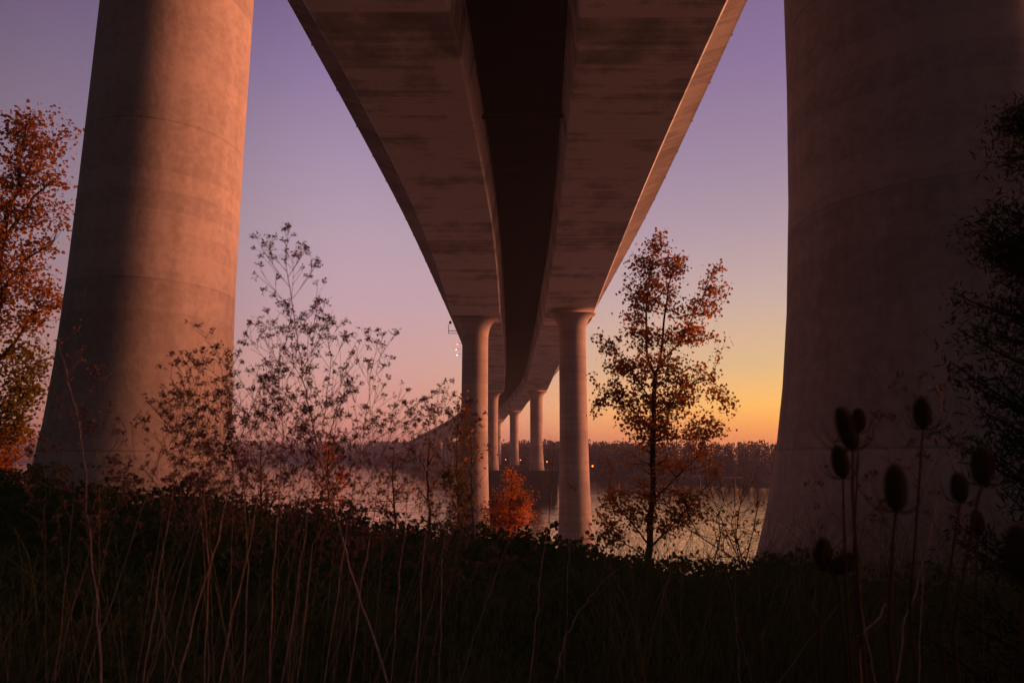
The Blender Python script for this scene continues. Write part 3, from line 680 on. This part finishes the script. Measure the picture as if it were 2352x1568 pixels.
gr = MB()
for k in range(9000):
    y = .9 + 6.5 * rng.random() ** 1.3; x = rng.uniform(-1, 1) * (y * .95 + .6); z = ground_z(x, y); h = rng.uniform(.35, 1.0) * (1 if y < 3 else .9)
    d = Vector((rng.gauss(.08, .22), rng.gauss(0, .22), 1)) * h; p0 = Vector((x, y, z)); w = rng.uniform(.0012, .003)
    pts = bez(p0, p0 + Vector((d.x * .25, d.y * .25, h * .7)), p0 + d + Vector((d.x * .5, 0, -.12 * h)), 4); sd_ = Vector((math.cos(k), math.sin(k), 0))
    vs = []
    for i, q in enumerate(pts): ww = w * (1 - i / 4.3); vs += [tuple(q - sd_ * ww), tuple(q + sd_ * ww)]
    gr.add(vs, [(2 * i, 2 * i + 1, 2 * i + 3, 2 * i + 2) for i in range(4)])
for k in range(5200):      # tall bent grasses and weeds rising out of the thicket
    cl = rng.random(); y = rng.uniform(3.4, 8.5); x = rng.uniform(.12, .80) * y if cl < .5 else rng.uniform(-.8, .2) * y; z = ground_z(x, y) + .2
    if cl < .5: hmax = (EYE - z) * rng.uniform(.45, .95)
    else: hmax = (EYE - z) * rng.uniform(.35, .88)
    h = hmax; p0 = Vector((x, y, z)); ln = rng.gauss(.12, .3)
    d = Vector((ln * h, rng.gauss(0, .15) * h, h)); w = rng.uniform(.0018, .0045)
    pts = bez(p0, p0 + Vector((d.x * .2, d.y * .2, h * .75)), p0 + d + Vector((d.x * .6, 0, -rng.uniform(0, .35) * h)), 5); a_ = rng.uniform(0, 3.14); sd_ = Vector((math.cos(a_), math.sin(a_), 0))
    vs = []
    for i, q in enumerate(pts): ww = w * (1 - i / 5.3); vs += [tuple(q - sd_ * ww), tuple(q + sd_ * ww)]
    gr.add(vs, [(2 * i, 2 * i + 1, 2 * i + 3, 2 * i + 2) for i in range(5)])
tag(gr.build('dry_grass', M_grass, smooth=False), 'thin dry grass and undergrowth in the dark foreground', 'grass', kind='stuff')

# ------------------------------------------------------------------ tall dry weeds
def umbel(seed, stem, p, d, size, nray):
    for _ in range(nray):
        v = (d + Vector((rng.gauss(0, .55), rng.gauss(0, .55), rng.gauss(0, .45)))).normalized() * size * rng.uniform(.5, 1.1)
        q = p + v; stem.tube([p, p + v * .5 + d * size * .05, q], [.0009, .0007, .0005], 3, False)
        seed.leaves([tuple(q + Vector((rng.gauss(0, 1), rng.gauss(0, 1), rng.gauss(0, 1))) * size * .10) for _s in range(rng.randint(2, 4))], .0085, .2, .8, kind='kite')
def weed(label, Y, px, r=.004, start=.45, nb=12, blen=.42, sub=4, usize=.034, group=None, lean=0, name='dry_weed', density=1.0):
    pts = [P(a, b, Y + lean * i / len(px)) for i, (a, b) in enumerate(px)]
    z0 = ground_z(pts[0].x, Y); d0 = (pts[1] - pts[0]).normalized()
    if pts[0].z > z0:
        t = (pts[0].z - z0) / max(.2, d0.z); pts.insert(0, pts[0] - d0 * t)
    fine = []
    for i in range(len(pts) - 1):
        for k in range(5): fine.append(pts[i].lerp(pts[i + 1], k / 5) + Vector((rng.gauss(0, .003), rng.gauss(0, .003), 0)))
    fine.append(pts[-1]); n = len(fine)
    e = empty(name, fine[0]); st = MB(); sdm = MB(); brn = MB()
    r *= .85; st.tube(fine, [r * (1 - .75 * (i / (n - 1)) ** 1.3) for i in range(n)], 6)
    top = fine[-1]; H = top.z - fine[0].z
    for b in range(nb):
        t = start + (1 - start) * (b + rng.random()) / nb; i = min(n - 2, int(t * (n - 1))); p = fine[i]; td = (fine[i + 1] - fine[i]).normalized()
        q = b * 2.4 + rng.uniform(-.5, .5); out = Vector((math.cos(q), math.sin(q) * .8, 0))
        ln = blen * (1.15 - .75 * (t - start) / (1 - start)) * rng.uniform(.6, 1.1); ang = rng.uniform(.55, .85)
        dv = (td * math.cos(ang) + out * math.sin(ang)).normalized()
        tip = p + dv * ln + Vector((0, 0, .10 * ln)); mid = p + dv * ln * .55 - Vector((0, 0, .02 * ln))
        bp_ = bez(p, mid, tip, 6); rb = r * .5 * (1 - .4 * t); brn.tube(bp_, [rb * (1 - .7 * k / 6) for k in range(7)], 4, False)
        if rng.random() < .9: umbel(sdm, brn, tip, dv, usize * .85, int(9 * density) + rng.randint(0, 4))
        for s_ in range(sub):
            k = rng.uniform(.3, .95); pq = bp_[min(5, int(k * 6))]; o2 = Vector((rng.gauss(0, 1), rng.gauss(0, .7), rng.uniform(.2, 1.2))).normalized()
            sl = ln * rng.uniform(.2, .5); t2 = pq + (dv * .6 + o2 * .6).normalized() * sl; brn.tube(bez(pq, pq.lerp(t2, .5) + dv * sl * .1, t2, 4), [.0013, .0011, .001, .0009, .0007], 3, False)
            if rng.random() < .55: umbel(sdm, brn, t2, o2, usize * .8, int(5 * density) + rng.randint(0, 3))
            if rng.random() < .4:
                t3 = pq.lerp(t2, .6) + Vector((rng.gauss(0, .4), rng.gauss(0, .3), rng.uniform(.2, 1))).normalized() * sl * .5; brn.tube([pq.lerp(t2, .6), t3], [.001, .0006], 3, False)
                umbel(sdm, brn, t3, o2, usize * .6, int(4 * density) + 1)
    umbel(sdm, brn, top, Vector((0, 0, 1)), usize, 9)
    st.build('stem', M_stem, e)
    if nb: brn.build('branches', M_seed, e); sdm.build('seed_heads', M_seed, e, smooth=False)
    tag(e, label, 'weed', group); return e

weed('tallest dry weed, leaning left with the highest seed crown against the sky', 3.0, [(893, 1568), (830, 1390), (770, 1180), (735, 1050), (705, 920), (688, 800), (665, 660), (655, 600)], .0058, .34, 24, .44, 5, .034)
weed('long dry weed leaning right through the middle of the weed clump', 3.1, [(505, 1568), (535, 1400), (575, 1250), (600, 1100), (640, 960), (680, 810)], .0052, .5, 16, .36, 4)
weed('thick dry stalk leaning right at the lower left of the weed clump', 3.0, [(408, 1568), (450, 1400), (500, 1240), (530, 1100), (560, 980), (600, 880)], .0056, .55, 14, .36, 4)
weed('pale forked dry stalk standing in front of the dark side of the left column', 2.6, [(230, 1568), (222, 1380), (205, 1200), (195, 1080), (180, 960), (150, 850), (135, 790)], .0048, .55, 9, .26, 2, .02, density=.5)
weed('slender weed with an open airy crown between the clump and the bridge', 3.4, [(770, 1400), (800, 1200), (825, 1050), (845, 930), (852, 860), (865, 790)], .0035, .5, 13, .34, 4, .028, density=.7)
weed('curved dry weed bending right towards the river columns', 3.3, [(690, 1500), (720, 1250), (790, 1080), (860, 1010), (930, 970), (990, 950)], .0034, .45, 12, .28, 3, .028, density=.8)
weed('dry weed with a flat crown just left of the river columns', 3.5, [(960, 1480), (975, 1250), (995, 1100), (1003, 1000), (1004, 905)], .0036, .6, 12, .3, 3, .026, density=.7)
weed('short dry weed at the right end of the weed clump', 3.6, [(1010, 1500), (1015, 1280), (1040, 1130), (1060, 1020), (1062, 960)], .0034, .62, 9, .26, 3, .026, density=.7)
weed('dry weed with broad crown at the edge of the left column', 3.2, [(560, 1568), (570, 1300), (560, 1100), (520, 930), (500, 800)], .0044, .5, 16, .38, 4, .034)
weed('dense dry weed in front of the lit side of the left column', 3.3, [(470, 1568), (480, 1300), (470, 1120), (450, 960), (430, 860)], .0042, .5, 16, .40, 4, .032)
weed('dry weed crossing low in front of the left column', 3.2, [(330, 1568), (360, 1350), (390, 1180), (410, 1040), (400, 960)], .004, .5, 14, .38, 4, .032)
weed('dry weed under the tallest crown, second from its stem', 3.4, [(620, 1568), (625, 1350), (640, 1150), (650, 1000), (640, 860), (620, 760)], .0046, .48, 18, .40, 4, .034)
weed('dry weed with dark heads right of the tallest stem', 3.3, [(650, 1568), (690, 1300), (720, 1120), (745, 960), (760, 820), (750, 740)], .0044, .5, 16, .36, 4, .034)
weed('leaning dry weed with scattered heads low in the right of the clump', 3.5, [(800, 1568), (830, 1350), (860, 1180), (880, 1050), (900, 960)], .004, .55, 12, .32, 4, .03, density=.8)
weed('dry weed with a thin crown low between the clump and the willow shrub', 3.6, [(900, 1568), (915, 1350), (930, 1200), (945, 1080), (950, 1000)], .0036, .58, 11, .3, 3, .028, density=.8)
weed('lone pink-lit stalk rising to the gap between the river columns', 3.2, [(1225, 1480), (1235, 1400), (1243, 1300), (1262, 1190), (1268, 1130)], .0036, .9, 0, .1, 0)
weed('pale stalk reaching up in front of the right river column', 4.2, [(1306, 1300), (1308, 1240), (1310, 1180), (1312, 1120)], .003, .9, 2, .12, 1, .012, density=.4)
weed('dead stalk bending in a wide V right of the centre', 2.6, [(1275, 1568), (1295, 1470), (1330, 1400), (1390, 1330), (1440, 1290)], .0036, .6, 3, .22, 1, .01, density=.3)
weed('thin straight stalk standing alone in the dark right of the centre', 2.8, [(1698, 1568), (1692, 1450), (1690, 1350), (1688, 1290)], .0028, .8, 2, .1, 1, .01, density=.3)
weed('dry stalk with branching tip in the dark right corner', 2.4, [(2060, 1568), (2080, 1420), (2130, 1270), (2150, 1160), (2160, 980), (2165, 900)], .0034, .35, 9, .26, 3, .026, density=.7)
weed('feathery dry weed pressed among the teasels', 2.5, [(2010, 1568), (1980, 1400), (1960, 1250), (1955, 1100), (2010, 960)], .003, .4, 9, .26, 3, .026, density=.7)
weed('faint dry weed behind the uppermost teasel', 2.7, [(2110, 1568), (2120, 1350), (2110, 1150), (2090, 1000), (2080, 900)], .003, .45, 10, .28, 3, .026, density=.7)
# the many thin stalks that fill the foreground
for k in range(70):
    u = rng.random(); bx_ = 430 + 620 * rng.random() if k < 40 else (rng.uniform(0, 460) if k < 50 else rng.uniform(1050, 2300) if k < 58 else rng.uniform(90, 520)); Yk = rng.uniform(2.4, 4.6)
    ln = rng.gauss(.12, .19) if k < 40 or k >= 58 else rng.gauss(.05, .4); y1 = rng.uniform(1180, 1400) if 40 <= k < 58 else rng.uniform(900, 1240) if k < 40 else rng.uniform(860, 1090)
    hh = 1620 - y1; tx = bx_ + ln * hh
    pxs = [(bx_, 1620), (bx_ + ln * hh * .35 + rng.gauss(0, 2.5), 1620 - hh * .35), (bx_ + ln * hh * .7 + rng.gauss(0, 3.5), 1620 - hh * .7), (tx, y1)]
    tall = (k < 40 or k >= 58) and y1 < 1200
    weed('thin dry stalk among the many alike filling the dark foreground', Yk, pxs, rng.uniform(.0010, .0023), .62, 8 if tall else (2 if rng.random() < .4 else 0), .26 if tall else .16, 3 if tall else 1, .028, group='thin dry stalks in the foreground', name='dry_stalk', density=.7 if tall else .4)

# curled dead stem in the lower right
m = MB(); m.tube([P(*q, 2.0) for q in ((1968, 1462), (1985, 1448), (2005, 1432), (2022, 1415), (2028, 1395), (2033, 1385), (2037, 1390))], [.0012, .0018, .0024, .0024, .002, .0016, .001], 6)
m.tube([P(1985, 1448, 2.0), P(1975, 1500, 2.0), Vector((P(1970, 1568, 2.0).x, 2.0, ground_z(1, 2)))], .0014, 4)
tag(m.build('curled_stem', M_stem, None, origin=tuple(P(1970, 1568, 2.0))), 'small reddish curled dead stem in the dark lower right', 'stem')

# ------------------------------------------------------------------ teasels
def teasel(label, x, y, wpx, hpx, tilt, stem_px):
    Y = FPX * .068 / hpx; c = P(x, y, Y); h = .068 / 2; r = wpx / hpx * .068 / 2
    ax = Vector((math.sin(tilt), 0, math.cos(tilt))); sdv = Vector((math.cos(tilt), 0, -math.sin(tilt))); bk_ = Vector((0, 1, 0))
    pts = [c - ax * h] + [P(*q, Y) for q in stem_px]; g = Vector((pts[-1].x, Y, ground_z(pts[-1].x, Y))); pts.append(g)
    e = empty('teasel', g); st = MB(); st.tube(pts[::-1], [.0032] * (len(pts) - 2) + [.0024, .0022], 6)
    for i in range(len(pts) - 1):
        for _ in range(12):
            p = pts[i].lerp(pts[i + 1], rng.random()); st.tube([p, p + Vector((rng.gauss(0, 1), rng.gauss(0, 1), 0)).normalized() * .005], [.0008, .0002], 3, False)
    st.build('stem', M_teasel, e)
    hd = MB(); rings = []
    for i in range(13):
        a = math.pi * (i + .15) / 12.3; rr = r * .8 * math.sin(a) ** .8; zz = -h * math.cos(a)
        rings.append([tuple(c + ax * zz + (sdv * math.cos(q) + bk_ * math.sin(q)) * rr) for q in np.linspace(0, 2 * math.pi, 17)[:-1]])
    hd.loft(rings)
    for i in range(520):       # bristles
        a = math.acos(1 - 2 * (i + .5) / 520); q = i * 2.39996; nrm_ = (sdv * math.cos(q) + bk_ * math.sin(q)) * math.sin(a)
        p = c + ax * (-h * math.cos(a)) + nrm_ * r * .78; dv = (nrm_ - ax * math.cos(a) * .3 + ax * .45).normalized()
        hd.tube([p, p + dv * .0075], [.0007, .00015], 3, False)
    hd.build('seed_head', M_teasel, e)
    bc = MB()
    for q in np.linspace(0, 2 * math.pi, 8)[:-1]:      # long bracts curving up round the head
        o = sdv * math.cos(q) + bk_ * math.sin(q); b0 = c - ax * h; l = rng.uniform(.05, .085)
        bc.tube(bez(b0, b0 + o * l * .6 - ax * .01, b0 + o * l * .75 + ax * l * .8, 7), [.0014, .0013, .0012, .001, .0009, .0007, .0005, .0003], 4, False)
    bc.build('bract', M_teasel, e); tag(e, label, 'teasel', 'teasels in the right foreground')
teasel('tall teasel head at the left of the upper pair', 1945, 985, 38, 92, -.22, [(1958, 1120), (1975, 1400)])
teasel('small blurred teasel head tucked behind the upper left one', 1972, 966, 30, 52, .1, [(1970, 1060), (1960, 1300)])
teasel('short teasel head hanging just below the upper left pair', 1930, 1062, 36, 68, -.1, [(1938, 1180), (1945, 1400)])
teasel('large upright teasel head in the middle of the group', 2057, 1122, 44, 98, .06, [(2050, 1250), (2042, 1450)])
teasel('highest teasel head, standing alone in the middle top', 2118, 950, 38, 66, .04, [(2112, 1100), (2090, 1400)])
teasel('big teasel head at the right of the group', 2255, 1070, 42, 82, .12, [(2235, 1200), (2190, 1450)])
teasel('small teasel head left of and below the big right one', 2203, 1120, 34, 62, .02, [(2195, 1220), (2160, 1450)])
teasel('smallest teasel head, under the big right one', 2245, 1200, 28, 50, .0, [(2243, 1290), (2240, 1450)])
teasel('dim teasel head low at the left end of the group', 1890, 1272, 36, 64, .1, [(1885, 1380), (1880, 1500)])
teasel('teasel head nodding sideways low at the left', 1938, 1294, 40, 66, 1.1, [(1925, 1340), (1942, 1480)])
teasel('dark teasel head cut by the right edge of the view', 2345, 1275, 60, 120, .0, [(2348, 1400), (2350, 1500)])

# ------------------------------------------------------------------ haze
hz = MB(); hz.box((-375, 900, 29), (3254, 2404, 72))
hm, ht = mat('haze_air'); pv = N(ht, 'ShaderNodeVolumePrincipled'); pv.inputs['Density'].default_value = .00046; pv.inputs['Color'].default_value = (.78, .70, .90, 1); pv.inputs['Anisotropy'].default_value = .2
ho = N(ht, 'ShaderNodeOutputMaterial'); ht.links.new(pv.outputs[0], ho.inputs['Volume'])
tag(hz.build('haze', hm, smooth=False), 'thin evening haze over the river', 'haze', kind='stuff')
